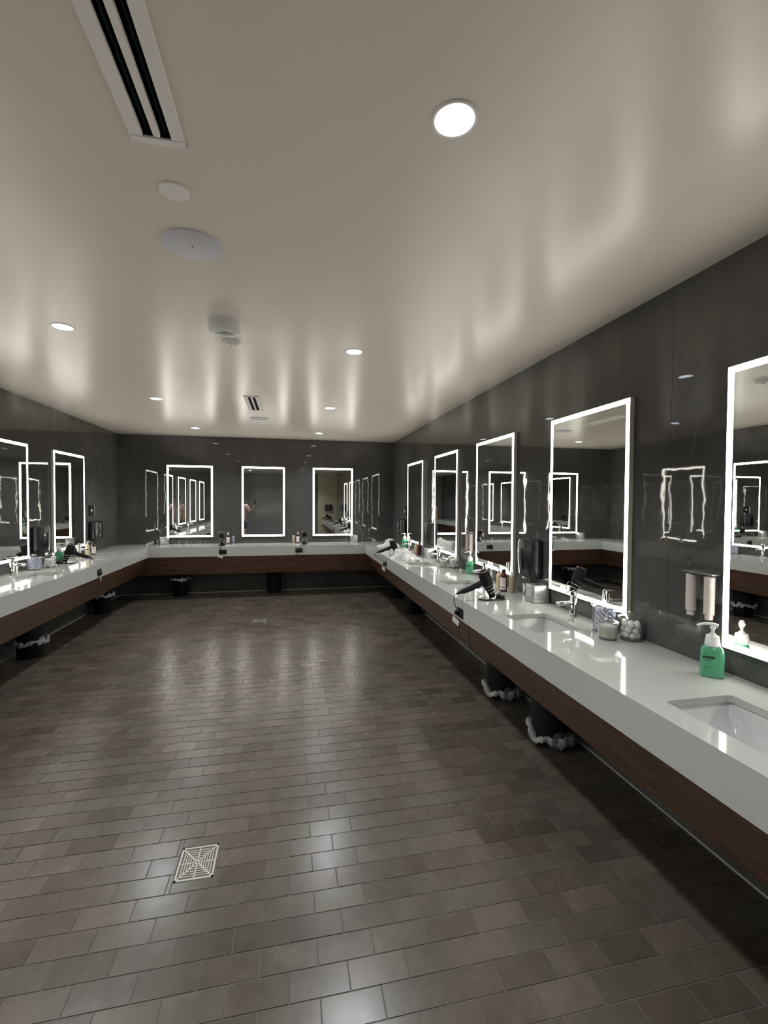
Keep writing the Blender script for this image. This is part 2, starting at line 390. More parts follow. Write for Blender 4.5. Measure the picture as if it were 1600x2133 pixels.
# drains
def drain(x, y, label, GRATE=GRATE):
    t = thing('floor_drain', label, 'drain', (x, y, 0), 0, 'floor drains')
    hx, hy = DHX - 0.004, DHY - 0.004
    f = B()
    for s in ((-hx, hx, -hy, -hy + 0.009), (-hx, hx, hy - 0.009, hy), (-hx, -hx + 0.008, -hy, hy), (hx - 0.008, hx, -hy, hy)): box(f, *s, -0.004, 0.001)
    obj('frame', f, GRATE, t)
    g = B()
    for k in range(1, 7):        # concentric square rings
        u = 1 - k * 0.148; ax, ay = (hx - 0.008) * u, (hy - 0.009) * u; ww = 0.0021
        if k == 6: box(g, -ax, ax, -ay, ay, -0.003, 0.0005); continue
        box(g, -ax - ww, ax + ww, -ay - ww, -ay + ww, -0.003, 0.0005); box(g, -ax - ww, ax + ww, ay - ww, ay + ww, -0.003, 0.0005)
        box(g, -ax - ww, -ax + ww, -ay, ay, -0.003, 0.0004); box(g, ax - ww, ax + ww, -ay, ay, -0.003, 0.0004)
    box(g, -0.0025, 0.0025, -hy, hy, -0.003, 0.0006); box(g, -hx, hx, -0.0025, 0.0025, -0.003, 0.0006)
    for s in (1, -1):
        ln = math.hypot(hx, hy); a = math.atan2(s * hy, hx); q = B()
        gg = bmesh.ops.create_cube(g, size=1)['verts']
        bmesh.ops.scale(g, vec=(2 * ln - 0.01, 0.006, 0.0034), verts=gg); bmesh.ops.rotate(g, matrix=Matrix.Rotation(a, 3, 'Z'), verts=gg); bmesh.ops.translate(g, vec=(0, 0, -0.001), verts=gg); q.free()
    obj('grate', g, GRATE, t)
    obj('sump', box(B(), -hx + .001, hx - .001, -hy + .001, hy - .001, -0.0055, -0.0035), DEEP, t)
drain(*DR[0], 'square metal grate drain in the foreground floor tiles')
drain(*DR[1], 'small square drain far down the room near back counter', DULLG)

# ------------------------------------------------------------------ ceiling and walls
SLOTS = [(-0.391, 0.30, 1.535, 0.078), (-0.396, 4.99, 5.76, 0.079)]
holes = [(x - 0.05, x + 0.05, a + 0.02, b - 0.02) for x, a, b, h in SLOTS]
struct('ceiling', grid_slab(B(), [(XL - 0.15, XR + 0.15, YF - 0.15, YB + 0.15)], holes, ZC, ZC + 0.1), CEIL)
def stone_wall(name, axis, at, sgn, seams, lo, hi):
    bm = B()
    if axis == 'x': box(bm, *sorted((at + sgn * 0.012, at + sgn * 0.12)), lo - 0.1, hi + 0.1, -0.05, ZC + 0.05)
    else: box(bm, lo - 0.1, hi + 0.1, *sorted((at + sgn * 0.012, at + sgn * 0.12)), -0.05, ZC + 0.05)
    wl = struct(name, bm, DEEP)
    ed = [lo] + [s for s in seams if lo < s < hi] + [hi]
    for a, b in zip(ed, ed[1:]):
        p = B(); h = (b - a) / 2 - 0.0005
        if axis == 'x': box(p, *sorted((0, sgn * 0.011)), -h, h, -0.002, ZC + 0.002)
        else: box(p, -h, h, *sorted((0, sgn * 0.011)), -0.002, ZC + 0.002)
        o = obj('stone_panel', p, STONE, wl); tilt = random.uniform(-0.0012, 0.0012)
        o.location = (at, (a + b) / 2, 0) if axis == 'x' else ((a + b) / 2, at, 0); o.rotation_euler = (0, 0, tilt)
    return wl
ys = [1.978 + 1.263 * k for k in range(-4, 6)]
stone_wall('wall_right', 'x', XR, 1, ys, YF, YB)
stone_wall('wall_left', 'x', XL, -1, [1.35 + 1.263 * k for k in range(-4, 6)], YF, YB)
stone_wall('wall_back', 'y', YB, 1, [-2.8 + 1.21 + 1.263 * k for k in range(4)], XL, XR)
struct('wall_front', box(B(), XL - 0.1, XR + 0.1, YF - 0.12, YF, -0.05, ZC + 0.05), mat('grey_front_wall', (0.20, 0.20, 0.195), 0.12))
struct('wall_end', box(B(), FR - 0.15, XR - 0.002, YE - 0.16, YE - 0.02, 0, ZC - 0.002), BEIGE)
struct('baseboard_right', box(B(), XR - 0.006, XR - 0.0005, YE, YB - 0.006, 0.0, 0.007), CAULK)
struct('baseboard_left', box(B(), XL + 0.0005, XL + 0.006, YF, YB - 0.006, 0.0, 0.007), CAULK)
struct('baseboard_back', box(B(), XL + 0.006, XR - 0.006, YB - 0.006, YB - 0.0005, 0.0, 0.007), CAULK)

# ------------------------------------------------------------------ worktop, apron, sinks
SINK_R = [(1.40, 1.705, y) for y in (-0.08, 1.245, 2.565, 3.885, 5.215, 6.54)]
SINK_L = [(-2.588, -2.283, y) for y in (1.11, 2.44, 3.77, 5.11, 6.48)]
SH = 0.205
hl = [(a, b, y - SH, y + SH) for a, b, y in SINK_R + SINK_L]
ct = grid_slab(B(), [(FR, XR - .0025, YE, YB - .0025), (XL + .0025, FL, YE, YB - .0025), (FL, FR, FB, YB - .0025)], hl, ZT - 0.028, ZT)
grid_slab(ct, [(FR, FR + 0.025, YE, FB + 0.025), (FL - 0.025, FL, YE, FB + 0.025), (FL, FR, FB, FB + 0.025)], [], ZS, ZT - 0.028)
for a, b, c_, d in hl:      # rounded corners of the cut-outs
    R_ = 0.022
    for cx, cy, sx_, sy_ in ((a, c_, 1, 1), (b, c_, -1, 1), (b, d, -1, -1), (a, d, 1, -1)):
        poly = [(cx, cy)] + [(cx + sx_ * R_ * (1 - math.cos(t)), cy + sy_ * R_ * (1 - math.sin(t))) for t in [PI / 2 * k / 5 for k in range(6)]]
        prism(ct, poly, ZT - 0.028, ZT)
tag(obj('worktop', ct, QUARTZ), 'white quartz worktop running in a U along three walls', 'worktop')
def apron(name_label, pts_top, pts_bot):
    bm = B(); th = Vector((0, 0, 0.02)); f = [bm.verts.new(p) for p in pts_top + list(reversed(pts_bot))]
    bk = [bm.verts.new(Vector(p) + name_label[1]) for p in pts_top + list(reversed(pts_bot))]
    bm.faces.new(f); bm.faces.new(list(reversed(bk)))
    for i in range(4): bm.faces.new((f[i], bk[i], bk[(i + 1) % 4], f[(i + 1) % 4]))
    tag(obj('apron_panel', bm, WOOD), name_label[0], 'panel', 'wood aprons under the worktop')
A0, A1, AZ = 0.012, 0.205, 0.385
apron(('sloping dark walnut apron panel under the right worktop', Vector((0.018, 0, 0))),
      [(FR + A0, YE, ZS), (FR + A0, FB + A0, ZS)], [(FR + A1, YE, AZ), (FR + A1, FB + A1, AZ)])
apron(('sloping dark walnut apron panel under the left worktop', Vector((-0.018, 0, 0))),
      [(FL - A0, YE, ZS), (FL - A0, FB + A0, ZS)], [(FL - A1, YE, AZ), (FL - A1, FB + A1, AZ)])
apron(('sloping dark walnut apron panel under the back worktop', Vector((0, 0.018, 0))),
      [(FL - A0, FB + A0, ZS), (FR + A0, FB + A0, ZS)], [(FL - A1, FB + A1, AZ), (FR + A1, FB + A1, AZ)])
def make_sink(label, loc):
    t = thing('sink', label, 'sink', loc, 0, 'undermount sinks'); hx = 0.158; hy = SH + 0.006
    zt = -0.0285
    def rr_(a, b, r, n=5):
        out = []
        for cx, cy, s in ((a - r, b - r, 0), (-a + r, b - r, 1), (-a + r, -b + r, 2), (a - r, -b + r, 3)):
            for k in range(n + 1): t_ = PI / 2 * (s + k / n); out.append((cx + r * math.cos(t_), cy + r * math.sin(t_)))
        return out
    bm = B()
    loft(bm, [(rr_(hx + .012, hy + .012, .02), zt), (rr_(hx, hy, .016), zt), (rr_(hx - .014, hy - .016, .014), zt - .045), (rr_(hx - .036, hy - .055, .014), zt - .112), (rr_(hx - .055, hy - .085, .02), zt - .126), (rr_(.03, .03, .028), zt - .130)], cap=False)
    bm.faces.new(bm.verts[-24:])
    obj('basin', bm, CERAM, t, 50)
    obj('drain_ring', lathe(B(), [(0, zt - .1285), (.018, zt - .1285), (.021, zt - .1265), (.024, zt - .1295)], 20), CHROME, t, 60)
    return t
s0 = None
nm_r = ['white sink in right worktop beside the camera', 'white undermount sink in right worktop nearest the camera', 'white sink in right worktop between hair dryer and glass jars', 'white sink in right worktop just beyond the black hair dryer', 'white sink in right worktop beside the far pair of glass jars', 'white sink in right worktop under the crumpled film bag']
nm_l = ['white sink in left worktop fifth from the back corner', 'white sink in left worktop fourth from the back corner', 'white sink in left worktop third from the back corner', 'white sink in left worktop in front of the striped packet jar', 'white sink in left worktop nearest the back corner']
for (a, b, y), lb in list(zip(SINK_R, nm_r)) + list(zip(SINK_L, nm_l)):
    if s0 is None: s0 = make_sink(lb, ((a + b) / 2, y, ZT))
    else: place(s0, ((a + b) / 2, y, ZT), 0, lb)

# ------------------------------------------------------------------ faucets  (spout points to local -x)
def make_faucet(label, loc, rz=0):
    t = thing('faucet', label, 'faucet', loc, rz, 'single lever faucets')
    obj('body', lathe(B(), [(0, 0), (.027, 0), (.027, .006), (.021, .010), (.0205, .165), (.019, .168), (0, .168)], 24), CHROME, t, 40)
    bm = B(); box(bm, -.118, -.010, -.014, .014, .105, .126, .005); obj('spout', bm, CHROME, t, 40)
    obj('aerator', lathe(B(), [(0, .097), (.009, .097), (.009, .106), (0, .106)], 16, Matrix.Translation((-.103, 0, 0))), STEEL, t, 40)
    h = B(); lathe(h, [(0, .169), (.0195, .169), (.0195, .186), (.016, .190), (0, .190)], 24); obj('handle_cap', h, CHROME, t, 40)
    lv = B(); box(lv, -.060, .012, -.008, .008, .188, .194, .002)
    bmesh.ops.rotate(lv, cent=(0, 0, .19), matrix=Matrix.Rotation(-0.10, 3, 'Y'), verts=lv.verts); obj('lever', lv, CHROME, t, 40)
    return t
f0 = make_faucet('chrome faucet at right sink nearest the camera', (1.768, 1.245, ZT))
for y, lb in ((2.555, 'chrome faucet between tissue box and tall striped packet jar'), (3.885, 'chrome faucet behind the black hair dryer, right worktop'), (5.215, 'chrome faucet beside the far swab jar, right worktop'), (6.54, 'chrome faucet behind the crumpled film bags')):
    place(f0, (1.768, y, ZT), 0, lb)
for y, lb in ((5.03, 'chrome faucet at left edge of picture beside packet jar'), (3.77, 'chrome faucet at third left sink from back corner'), (6.46, 'chrome faucet in front of far left mirror behind hair dryer')):
    place(f0, (XL + 0.165, y, ZT), PI, lb)

# ------------------------------------------------------------------ lit mirrors  (local: back on x=0 plane, facing -x, width along y)
def make_mirror(label, loc, rz, wd, ht=1.235):
    t = thing('lit_mirror', label, 'mirror', loc, rz, 'mirrors with glowing borders')
    th = 0.030; h = wd / 2; s = 0.030
    obj('frame', box(B(), -th, -0.001, -h, h, 0, ht, .0012, 1), ALU, t)
    g = B(); box(g, -th - .0003, -th + .003, -h + s, h - s, s, ht - s); obj('mirror_glass', g, MIRROR, t)
    st = B()
    for y0, y1, z0, z1 in ((-h + .002, h - .002, .002, s), (-h + .002, h - .002, ht - s, ht - .002), (-h + .002, -h + s, s, ht - s), (h - s, h - .002, s, ht - s)):
        box(st, -th - .0004, -th + .0025, y0, y1, z0, z1)
    obj('light_strip', st, LEDM, t)
    return t
MZ = 0.974
for (a, b), lb in zip([(0.83, 1.651), (2.232, 3.022), (3.582, 4.375), (4.916, 5.738), (6.29, 7.14)],
    ['tall lit mirror cut by the right edge of the picture', 'large lit mirror behind the tissue box and near glass jars', 'lit mirror on right wall behind black hair dryer and bottles', 'lit mirror on right wall behind the far glass jars', 'narrowest looking lit mirror on right wall nearest back corner']):
    make_mirror(lb, (XR, (a + b) / 2, MZ), 0, b - a)
for (a, b), lb in zip([(-2.042, -1.298), (-0.816, -0.078), (0.419, 1.15)], ['left of the three lit mirrors on the back wall', 'middle of the three lit mirrors on the back wall', 'right of the three lit mirrors on the back wall']):
    make_mirror(lb, ((a + b) / 2, YB, MZ), PI / 2, b - a)
for (a, b), lb in zip([(6.142, 6.98), (4.78, 5.60), (3.40, 4.22), (2.02, 2.84), (0.64, 1.46)],
    ['lit mirror on left wall nearest the back corner', 'lit mirror on left wall cut by picture edge', 'third lit mirror on left wall from back corner', 'fourth lit mirror on left wall from back corner', 'fifth lit mirror on left wall from back corner']):
    make_mirror(lb, (XL, (a + b) / 2, MZ), PI, b - a)

# ------------------------------------------------------------------ ceiling fixtures
def make_down(label, loc):
    t = thing('downlight', label, 'light', loc, 0, 'round recessed downlights')
    obj('trim_ring', lathe(B(), [(.056, -.0005), (.058, -.004), (.064, -.0045), (.068, -.002), (.068, 0)], 40), TRIMW, t, 60)
    obj('lens', lathe(B(), [(0, -.0022), (.0565, -.0022), (.0565, -.0012)], 40), LENSM, t)
    ld = bpy.data.lights.new('lamp', 'AREA'); ld.shape = 'DISK'; ld.size = 0.11; ld.energy = DOWN_W; ld.color = (0.93, 0.97, 1.0); ld.spread = math.radians(125)
    lo = bpy.data.objects.new('lamp', ld); C.objects.link(lo); lo.parent = t; lo.location = (0, 0, -.0055)
    return t
d0 = make_down('large bright round downlight nearest the camera', (0.466, 1.262, ZC))
for x, y, lb in ((0.468, 3.34, 'second downlight of the right row'), (0.475, 5.42, 'third downlight of the right row'), (0.478, 7.48, 'right row downlight nearest the back wall'),
                 (-1.412, 1.26, 'left row downlight outside the picture beside the camera'), (-1.412, 3.27, 'downlight at left edge of the ceiling, nearest visible of left row'), (-1.412, 5.35, 'middle visible downlight of the left row'), (-1.40, 7.38, 'left row downlight nearest the back wall'),
                 (0.466, -0.8, 'downlight in right row behind the camera'), (-1.412, -0.8, 'downlight in left row behind the camera')):
    place(d0, (x, y, ZC), 0, lb)
for (x, a, b, hw), lb in zip(SLOTS, ('long white slot diffuser with black slots, top left of ceiling', 'short white slot diffuser far down the ceiling')):
    t = thing('slot_diffuser', lb, 'vent', (x, (a + b) / 2, ZC), 0, 'linear slot air diffusers'); hl_ = (b - a) / 2
    f = B()
    for q in ((-hw, -.041, -hl_, hl_), (.041, hw, -hl_, hl_), (-.0095, .0095, -hl_ + .03, hl_ - .03)): box(f, *q, -.006, .012, .001, 1)
    obj('frame', f, TRIMW, t)
    for s in (-1, 1):
        e = B(); box(e, -hw, hw, *sorted((s * (hl_ - .026), s * hl_)), -.0075, -.0002, .001, 1); obj('end_cap', e, TRIMW, t)
    ln4 = B()
    for q in ((-.0497, -.0487, -hl_ + .021, hl_ - .021), (.0487, .0497, -hl_ + .021, hl_ - .021), (-.049, .049, -hl_ + .0205, -hl_ + .0215), (-.049, .049, hl_ - .0215, hl_ - .0205)): box(ln4, *q, .0005, .05)
    obj('throat', ln4, DEEP, t)
    for s in (-1, 1):
        bl = B(); box(bl, s * .026 - .0022, s * .026 + .0022, -hl_ + .03, hl_ - .03, .006, .045); obj('blade', bl, DEEP, t)
    p = B(); box(p, -.05, .05, -hl_ + .02, hl_ - .02, .05, .09); obj('plenum', p, DEEP, t)
def disc(label, cat, name, x, y, r, m, h=0.006):
    t = thing(name, label, cat, (x, y, ZC)); obj('cover', lathe(B(), [(0, -h), (r * .985, -h), (r, -h * .8), (r, 0)], 48), m, t, 50); return t
disc('small white round blank plate on ceiling beyond the long slot', 'plate', 'ceiling_plate', -0.40, 1.757, 0.050, TRIMW, .006)
disc('small white round cap on ceiling nearest the back wall', 'plate', 'ceiling_plate', -0.391, 6.69, 0.050, TRIMW)
for x, y, lb in ((-0.408, 2.105, 'large round grey ceiling speaker nearest the camera'), (-0.385, 6.33, 'round grey ceiling speaker beyond the short slot diffuser')):
    t = disc(lb, 'speaker', 'ceiling_speaker', x, y, 0.122, GREYG, .007); t['group'] = 'round ceiling speakers'
    obj('badge', lathe(B(), [(0, -.0085), (.004, -.0085), (.004, -.0068)], 12), INK, t)
    obj('rim', ring(B(), .119, .0025, -.004, 40), GREYG, t, 60)
t = thing('smoke_detector', 'deep white round ceiling strobe alarm with clear lens', 'alarm', (-0.39, 2.96, ZC))
obj('housing', lathe(B(), [(.098, 0), (.098, -.045), (.092, -.062), (.078, -.068), (.058, -.069), (.055, -.064), (.05, -.063), (.045, -.069), (0, -.069)], 40), WHITEP, t, 35)
obj('lens', lathe(B(), [(.03, -.068), (.022, -.080), (0, -.086)], 16), GLASS, t, 60)
obj('reflector', lathe(B(), [(.03, -.0695), (.015, -.075), (0, -.078)], 4), STEEL, t)
tb = B(); tube(tb, [(-.046, 0, -.072), (.046, 0, -.072)], .004); obj('flash_tube', tb, WHITEP, t, 60)
t = thing('sprinkler_head', 'small white domed sensor just beyond the strobe alarm', 'sensor', (-0.392, 3.305, ZC))
obj('housing', lathe(B(), [(.062, 0), (.062, -.010), (.05, -.020), (.03, -.026), (0, -.027)], 32), WHITEP, t, 35)
obj('lens', lathe(B(), [(.012, -.026), (.009, -.034), (0, -.036)], 16), CHROME, t, 60)
obj('button', lathe(B(), [(.007, -.018), (.006, -.024), (0, -.025)], 12, Matrix.Translation((.03, 0, 0))), BLACKP, t, 60)

# ------------------------------------------------------------------ hair dryer in its stand (handle points to local -x)
def make_dryer(label, loc, rz=0):
    t = thing('hair_dryer', label, 'hair dryer', loc, rz, 'black hair dryers standing in holders')
    ax0, ax1 = Vector((0.0, 0, .022)), Vector((-.083, 0, .222)); ax = (ax1 - ax0); ln = ax.length
    q = Vector((0, 0, 1)).rotation_difference(ax.normalized()).to_matrix().to_4x4(); M = Matrix.Translation(ax0) @ q
    bb = B(); lathe(bb, [(0, 0), (.024, 0), (.026, .03), (.032, .07), (.043, .11), (.046, .15), (.044, .18), (.039, ln - .004), (.034, ln), (0, ln)], 28, M); obj('barrel', bb, BLACKM, t, 45)
    r1 = ring(B(), .0375, .0028, ln - .001, 28, 8, M); obj('rear_ring', r1, RINGTINT, t, 60)
    gr = B()
    for R_ in (.010, .018, .026): ring(gr, R_, .0012, ln + .001, 20, 5, M)
    obj('intake_grille', gr, BLACKP, t, 60)
    h = B(); hp = spline([(-.050, 0, .140), (-.095, 0, .128), (-.165, 0, .098), (-.22, 0, .078), (-.262, 0, .066), (-.300, 0, .052)], 5)
    n = len(hp); rs = [.024 - .006 * i / (n - 1) if i < n * .72 else .0165 - .0125 * ((i / (n - 1) - .72) / .28) for i in range(n)]
    tube(h, hp, rs, 14); hd = obj('handle', h, BLACKM, t, 50)
    sw = B(); box(sw, -.128, -.104, -.006, .006, .086, .095, .002); obj('switch', sw, BLACKP, hd)
    lp = B(); ring(lp, .012, .0012, 0, 16, 5, Matrix.Translation((-.262, 0, .083)) @ Matrix.Rotation(PI / 2, 4, 'X')); obj('hanging_loop', lp, BLACKP, hd, 60)
    # stand
    st = B(); prism(st, [(x * 1 - .005, y) for x, y in superell(.105, .05, 2.6, 32)], 0, .013); bmesh.ops.bevel(st, geom=[e for e in st.edges if abs(e.verts[0].co.z - .013) < 1e-5 and abs(e.verts[1].co.z - .013) < 1e-5], offset=.003, segments=2, affect='EDGES'); obj('stand_base', st, BLACKP, t, 40)
    ck = B(); box(ck, .035, .092, -.030, .030, .012, .042, .010); obj('stand_block', ck, BLACKP, t, 40)
    co = B(); pts = []
    for k in range(3 * 20 + 1):
        a = 2 * PI * k / 20; hgt = .020 + .085 * k / 60; c = ax0 + ax * (hgt / ln); rad = .029 + .010 * k / 60
        pts.append(c + q.to_3x3() @ Vector((rad * math.cos(a), rad * math.sin(a), 0)))
    tube(co, pts, .0022, 6); obj('coil_holder', co, CHROME, t, 60)
    sp = B(); tube(sp, spline([(.045, 0, .03), (.056, 0, .07), (.040, 0, .11), (.012, .02, .115)], 6), .0025, 6); obj('holder_arm', sp, CHROME, t, 60)
    return t
DZ = ZT
dr0 = make_dryer('black hair dryer in coil holder on right worktop near tissue box', (1.54, 3.24, DZ))
place(dr0, (1.455, 6.02, DZ), 0, 'black hair dryer between two crumpled film bags, right worktop')
place(dr0, (-2.60, 6.0, DZ), PI, 'black hair dryer beside green soap bottle, left worktop')
place(dr0, (-1.10, 7.98, DZ), PI / 2, 'black hair dryer on back worktop, left of the two')
place(dr0, (0.262, 8.02, DZ), PI / 2, 'black hair dryer on back worktop, right of the two')
place(dr0, (1.50, 0.35, DZ), 0, 'black hair dryer on right worktop beside the camera, out of picture')
place(dr0, (1.50, -0.95, DZ), 0, 'black hair dryer near the beige end wall')

# outlets, cords and tags, built in the local frame of a counter front (front face at x=0, +x into the counter, y along)
def outlet_set(loc, rz, tip, wname, plugged=True, taglab=None, loops=((0.00, -.06), (.02, -.17), (-.03, -.20)), dy=0.0):
    R_ = Matrix.Rotation(rz, 4, 'Z'); base = Vector(loc)
    t = thing('power_outlet', 'dark power outlet in ' + wname, 'outlet', loc, rz, 'power outlets in the worktop edge')
    obj('cover_plate', box(B(), -.004, -.0002, -.060, .060, -.037, .037, .002), BLACKM, t)
    for s in (-1, 1):
        f_ = B(); box(f_, -.006, -.003, s * .029 - .018, s * .029 + .018, -.017, .017, .003); sk = obj('socket', f_, BLACKP, t)
        sl = B()
        for e in (-.006, .006): box(sl, -.0066, -.0058, s * .029 + e - .001, s * .029 + e + .001, -.004, .007)
        obj('slot', sl, GREYB, sk)
    c = thing('dryer_cord', 'thin black dryer cord hanging over ' + wname, 'cord', loc, rz, 'hair dryer cords')
    T_ = (Matrix.Translation(base) @ R_).inverted() @ Vector(tip)
    pl = B(); box(pl, -.036, -.0068, .010 + dy, .044 + dy, -.020, .014, .006); obj('plug', pl, BLACKP, c, 40)
    cd = B(); tube(cd, spline([T_, T_ + Vector((-.012, 0, -.03)), ((T_.x - .03) / 2 - .01, (T_.y + .027) / 2, (T_.z + .01) / 2), (-.024, .027, .03), (-.022, .027, .012)], 6), .0035, 7); obj('cable', cd, CORD, c, 60)
    l2 = B(); tube(l2, spline([(-.022, .027, -.018), (-.018, .030, -.06), (.004, .024, -.11), (.0, .035 , -.17), (.05, .012, -.235), (.045, -.045, -.225), (.045, -.10, -.24), (.06, -.125, -.245)], 6), .0028, 6); obj('cable', l2, CORD, c, 60)
    l3 = B(); tube(l3, spline([(.045, -.10, -.24), (.02, -.13, -.19), (.016, -.135, -.13), (.018, -.12, -.065)], 6), .0028, 6); obj('cable', l3, CORD, c, 60)
    if taglab:
        tg_ = thing('cord_tag', taglab, 'tag', tuple(base + R_ @ Vector((-.026, .034, -.070))), rz, 'paper tags on dryer cords')
        b_ = B(); box(b_, -.0006, .0006, -.042, .042, -.022, .022); bmesh.ops.rotate(b_, matrix=Matrix.Rotation(0.33, 3, 'X') @ Matrix.Rotation(0.25, 3, 'Z'), verts=b_.verts)
        obj('card', b_, PAPER, tg_)
        ln_ = B()
        for k in range(4): box(ln_, -.0012, -.0008, -.030, .030 - .008 * (k % 2), .010 - .007 * k, .012 - .007 * k)
        bmesh.ops.rotate(ln_, matrix=Matrix.Rotation(0.33, 3, 'X') @ Matrix.Rotation(0.25, 3, 'Z'), verts=ln_.verts); obj('print', ln_, GREYB, tg_)
def tipof(x, y, rz): v = Matrix.Rotation(rz, 3, 'Z') @ Vector((-.300, 0, .052)); return (x + v.x, y + v.y, ZT + v.z)
outlet_set((FR, 3.27, 0.757), 0, tipof(1.54, 3.24, 0), 'right worktop edge under the near hair dryer', taglab='white paper warning tag on cord at right worktop edge')
outlet_set((FR, 6.02, 0.757), 0, tipof(1.455, 6.02, 0), 'right worktop edge under the film bags', taglab='small white tag under the far right outlet')
outlet_set((FL, 5.85, 0.762), PI, tipof(-2.60, 6.0, PI), 'left worktop edge', taglab='white tag hanging at the left worktop edge')
outlet_set((-1.057, FB, 0.775), PI / 2, tipof(-1.10, 7.98, PI / 2), 'back worktop edge left of centre', taglab='white tag on cord at back worktop edge')
outlet_set((0.162, FB, 0.780), PI / 2, tipof(0.262, 8.02, PI / 2), 'back worktop edge right of centre')

# ------------------------------------------------------------------ bottles
def make_pump_bottle(label, loc, rz, m, hgt=.15, r=.026, label_m=None, cap=WHITEP, pump=True, group='small toiletry bottles'):
    t = thing('toiletry_bottle', label, 'bottle', loc, rz, group)
    obj('body', lathe(B(), [(0, 0), (r * .9, 0), (r, .004), (r, hgt * .80), (r * .85, hgt * .90), (r * .42, hgt * .97), (r * .42, hgt), (0, hgt)], 24), m, t, 45)
    if pump:
        obj('cap', lathe(B(), [(r * .5, hgt * .95), (r * .5, hgt + .014), (r * .2, hgt + .018), (r * .2, hgt + .034), (0, hgt + .034)], 16), cap, t, 40)
        b_ = B(); box(b_, -.034, .008, -.006, .006, hgt + .032, hgt + .041, .002); obj('pump_head', b_, cap, t)
    else: obj('cap', lathe(B(), [(r * .62, hgt * .93), (r * .62, hgt + .018), (r * .5, hgt + .022), (0, hgt + .022)], 20), cap, t, 40)
    if label_m:
        lb = B(); n = 12; R_ = r + .0006
        for z0, z1, mm in ((hgt * .12, hgt * .72, 0),):
            for k in range(n):
                a0, a1 = PI - 1.05 + 2.1 * k / n, PI - 1.05 + 2.1 * (k + 1) / n
                v = [lb.verts.new((R_ * math.cos(a), R_ * math.sin(a), z)) for a, z in ((a0, z0), (a1, z0), (a1, z1), (a0, z1))]; lb.faces.new(v)
        bmesh.ops.remove_doubles(lb, verts=lb.verts, dist=1e-5); lo = obj('label', lb, label_m, t, 60)
        ik = B()
        for z, wd, hh in ((hgt * .62, .5, .0015), (hgt * .52, .7, .0015), (hgt * .44, .6, .0015), (hgt * .22, .7, .006)):
            for k in range(6):
                a0, a1 = PI - wd + 2 * wd * k / 6, PI - wd + 2 * wd * (k + 1) / 6
                v = [ik.verts.new(((R_ + .0006) * math.cos(a), (R_ + .0006) * math.sin(a), zz)) for a, zz in ((a0, z), (a1, z), (a1, z + hh), (a0, z + hh))]; ik.faces.new(v)
        obj('print', ik, INK, lo)
    return t
make_pump_bottle('cream bottle with white pump, behind the red bottle near hair dryer', (1.765, 3.585, ZT), .3, CREAM)
make_pump_bottle('dark red bottle with white label beside cream and tan bottles, right worktop', (1.770, 3.512, ZT), .7, RED, .165, .028, PAPER, BLACKP, False)
make_pump_bottle('tan bottle nearest the tissue box in the near bottle trio', (1.822, 3.462, ZT), .7, TAN, .150, .026, None, WHITEP, False)
make_pump_bottle('cream bottle with white pump, leftmost beside the far towel dispenser', (1.76, 6.17, ZT), .3, CREAM)
make_pump_bottle('dark red bottle between cream and grey bottles, far right worktop', (1.79, 6.10, ZT), .3, RED, .165, .028, None, BLACKP, False)
make_pump_bottle('grey blue bottle beside the far steel tissue box', (1.835, 6.04, ZT), .3, GREYB, .165, .026, None, GREYB, False)
make_pump_bottle('cream bottle with white pump on left worktop by the wall', (-2.655, 6.76, ZT), PI, CREAM)
make_pump_bottle('dark bottle with white label on left worktop by the wall', (-2.625, 6.87, ZT), PI - .9, BLACKP, .155, .028, PAPER, BLACKP, False)
make_pump_bottle('dark red bottle with white label behind left back dryer', (-1.035, 8.22, ZT), PI / 2, RED, .165, .030, PAPER, WHITEP)
make_pump_bottle('grey blue bottle right of red one behind left back dryer', (-0.955, 8.23, ZT), PI / 2, GREYB, .150, .026, None, BLACKP, False)
make_pump_bottle('tan bottle left of the red one on back worktop', (0.080, 8.23, ZT), PI / 2, TAN, .150, .026, None, BLACKP, False)
make_pump_bottle('dark red bottle with white label behind right back dryer', (0.150, 8.22, ZT), PI / 2, RED, .165, .030, PAPER, WHITEP)

def make_soap(label, loc, rz):
    t = thing('soap_bottle', label, 'bottle', loc, rz, 'green gel pump bottles')
    def se(a, b): return superell(a, b, 3.8, 40)
    obj('body', loft(B(), [(se(.038, .026), 0), (se(.043, .031), .004), (se(.043, .031), .100), (se(.042, .030), .112), (se(.038, .027), .124), (se(.030, .022), .133), (se(.026, .020), .138)]), GREEN, t, 40)
    col = obj('collar', lathe(B(), [(.027, .134), (.029, .138), (.028, .150), (.0245, .174), (.0235, .178), (.012, .180), (.012, .187), (0, .187)], 28), WHITEP, t, 40)
    hd = B(); lathe(hd, [(.006, .185), (.006, .205), (.010, .207), (.011, .216), (.009, .224), (0, .224)], 18)
    obj('pump_stem', hd, WHITEP, t, 45)
    sp = B(); pts = spline([(.018, 0, .222), (0, 0, .228), (-.03, 0, .227), (-.058, 0, .216)], 6); n = len(pts)
    tube(sp, pts, [.0085 - .0045 * i / (n - 1) for i in range(n)], 12); bmesh.ops.scale(sp, vec=(1, 1.5, 1), verts=sp.verts); obj('pump_head', sp, WHITEP, t, 50)
    # printed wording on the side facing the room
    b0 = text_mesh('lettering', 'INTENSE', .0115, INK, t, (-.016, -.0312, .088), (PI / 2, 0, 0), .0008)
    b1 = text_mesh('lettering', 'body wash', .0055, INK, t, (-.016, -.0312, .0765), (PI / 2, 0, 0))
    b2 = text_mesh('lettering', 'shampoo conditioner', .0046, INK, t, (-.014, -.0312, .048), (PI / 2, 0, 0))
    return t
sp0 = make_soap('green gel pump bottle nearest the camera, right worktop', (1.808, 1.625, ZT), -.70)
